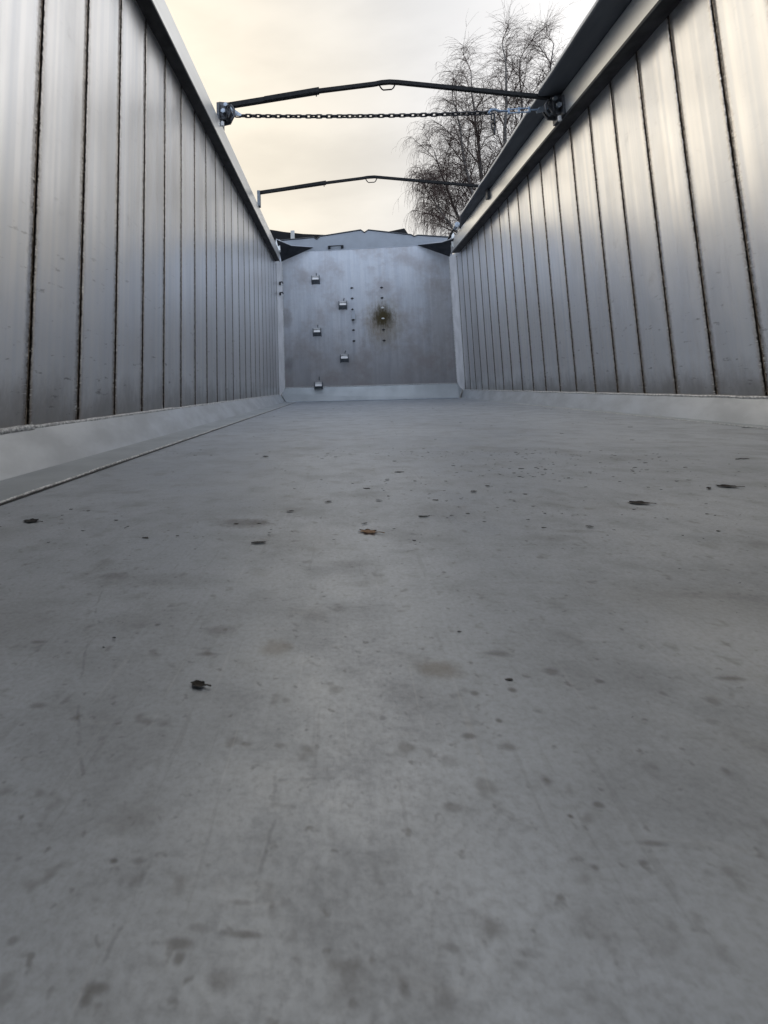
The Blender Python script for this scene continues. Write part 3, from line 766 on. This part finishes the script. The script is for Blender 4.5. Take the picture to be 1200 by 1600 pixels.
# ---------------------------------------------------------------- leaves and litter on the floor
m_leafd = simple('dark_wet_leaf', (.035, .030, .026), 0, .5, .5, 200, .3)
m_leafb = simple('grey_brown_leaf', (.15, .13, .11), 0, .7, .5, 200, .3)
m_leafp = simple('pale_orange_leaf', (.80, .56, .38), 0, .6, .45, 260, .3, (1, 1, 1), (.45, .27, .14))
LABELS = [
 ('leaf', 'small dark curled leaf standing up on the floor beside the left skirt', 'leaf'),
 ('leaf', 'flat dark oval leaf with a pale rim in front of the ring stain', 'leaf'),
 ('leaf_scrap', 'small dark leaf scrap just right of the ring stain', 'leaf scrap'),
 ('leaf', 'pale orange dry leaf, the only bright one on the grey floor', 'leaf'),
 ('leaf', 'dark oval leaf farthest along the middle of the floor', 'leaf'),
 ('leaf_scrap', 'tiny dark scrap just left of and nearer than the far oval leaf', 'leaf scrap'),
 ('leaf_scrap', 'dark scrap right of centre, the right one of a close pair', 'leaf scrap'),
 ('leaf_scrap', 'curled grey scrap right of centre, the left one of a close pair', 'leaf scrap'),
 ('leaf_scrap', 'dark scrap beyond the pale orange leaf and slightly right of it', 'leaf scrap'),
 ('leaf_scrap', 'dark scrap beyond and left of the pale orange leaf', 'leaf scrap'),
 ('twig', 'short dark twig lying crosswise right of the pale orange leaf', 'twig'),
 ('leaf', 'crumpled grey brown leaf with a thin stalk on the right of the floor', 'leaf'),
 ('leaf', 'dark crumpled leaf, the taller one near the right edge of the photo', 'leaf'),
 ('leaf_scrap', 'thin sliver of leaf just left of the tall crumpled leaf at right', 'leaf scrap'),
 ('leaf', 'small dark leaf lying at the foot of the right white skirt', 'leaf'),
 ('twig', 'thin dark twig between the right skirt and the tall crumpled leaf', 'twig'),
 ('leaf_scrap', 'dark scrap far down the floor on the left, away from other litter', 'leaf scrap'),
 ('leaf_scrap', 'small dark scrap nearer than the crumpled grey leaf with the stalk', 'leaf scrap'),
 ('leaf_scrap', 'tiny round black crumb at left beyond the nearest dark leaf', 'leaf scrap'),
 ('leaf', 'dark pointed leaf nearest to the camera on the left of the floor', 'leaf'),
 ('leaf_scrap', 'small forked dark scrap directly behind the pale orange leaf', 'leaf scrap')]
def leaf_bm(kind, w, rnd):
    bm = bmesh.new()
    n = {'L': 26, 'O': 18, 'S': 9, 'P': 36, 'T': 0}[kind]
    if kind == 'T':
        pts = [Vector((-w/2+w*i/5, rnd.gauss(0, w*.03), .0008+abs(rnd.gauss(0, w*.02)))) for i in range(6)]
        tube(bm, pts, [.0008, .0010, .0009, .0009, .0007, .0005], 5); return bm
    ph = rnd.uniform(0, 6)
    def rim(a, k):
        if kind == 'O': r = (.5, .17)
        elif kind == 'P': r = (.5, .30)
        elif kind == 'L': r = (.5, .28)
        else: r = (.5, .24)
        lob = {'P': .26*math.cos(7*a+ph), 'L': .13*math.cos(6*a+ph)+rnd.uniform(-.07, .07), 'O': rnd.uniform(-.02, .02), 'S': rnd.uniform(-.3, .2)}[kind]
        return Vector((math.cos(a)*r[0]*(1+lob)*w*k, math.sin(a)*r[1]*(1+lob)*w*k, 0))
    lift = {'L': .08, 'O': .04, 'S': .12, 'P': .05}[kind]
    rings = []
    for k in (.3, .65, 1.0):
        st = rnd.getstate() if k < 1 else None
        ring = []
        for i in range(n):
            v = rim(2*math.pi*i/n, k)
            v.z = .0008 + w*lift*(abs(v.y/(w*.3))**1.5*.5 + max(0, v.x/w)*.5 + .5*max(0, noise.noise(v*(60 if w > .02 else 120)+Vector((w*999, ph, 0)))))*k
            ring.append(bm.verts.new(v))
        rings.append(ring)
    c = bm.verts.new((0, 0, .001))
    for i in range(n):
        j = (i+1) % n
        bm.faces.new((c, rings[0][i], rings[0][j]))
        for A, B in ((0, 1), (1, 2)): bm.faces.new((rings[A][i], rings[B][i], rings[B][j], rings[A][j]))
    ext = bmesh.ops.solidify(bm, geom=bm.faces[:], thickness=.0003)
    if kind in 'LP': tube(bm, [(w*.35, 0, .001), (w*.6, w*.03, .0015), (w*.85, w*.09, .001)], .0005, 4)
    return bm
for i, (x, y, kd, wd) in enumerate(LIT):
    rnd = random.Random(100+i); nm, lb, ct = LABELS[i]
    mt = m_leafp if kd == 'P' else (m_leafb if i in (7, 11, 12, 13, 19) else m_leafd)
    o = obj(nm, leaf_bm(kd, wd, rnd), mt, None, kd != 'T'); o.location = (x, y, .0004)
    o.rotation_euler = (0, 0, {'O': .15, 'T': .1, 'P': -.35, 'L': -.3, 'S': rnd.uniform(-.8, .8)}[kd])
    tag(o, lb, ct, 'leaves and scraps scattered on the trailer floor')
# crumbs nobody could count
bm = bmesh.new(); rnd = random.Random(77)
clus = [(rnd.gauss(.2, .3), rnd.uniform(.55, 1.5)) for _ in range(26)]
for i in range(900):
    if rnd.random() < .6:
        q = rnd.choice(clus); x, y = rnd.gauss(q[0], .09), rnd.gauss(q[1], .05)
    else: x, y = rnd.uniform(-.7, 1.45), rnd.uniform(.3, 4.5)
    if not (-.58 < x < 1.46): continue
    if y < .3: continue
    s = min(.0028, .0007*math.exp(rnd.gauss(0, .55)))*(.6 if y < .6 else 1)*(1+y*.3)
    a = rnd.uniform(0, 3.14); k = rnd.choice((3, 4, 5)); pts = []
    for q in range(k):
        t = a+2*math.pi*q/k; rr_ = s*rnd.uniform(.5, 1.3); pts.append((x+math.cos(t)*rr_*2.0, y+math.sin(t)*rr_, .0003))
    prism(bm, pts, (0, 0, s*.18))
o = obj('dirt_crumbs', bm, m_leafd); o['kind'] = 'stuff'; o['label'] = 'fine dark dirt crumbs strewn over the grey trailer floor'; o['category'] = 'dirt'
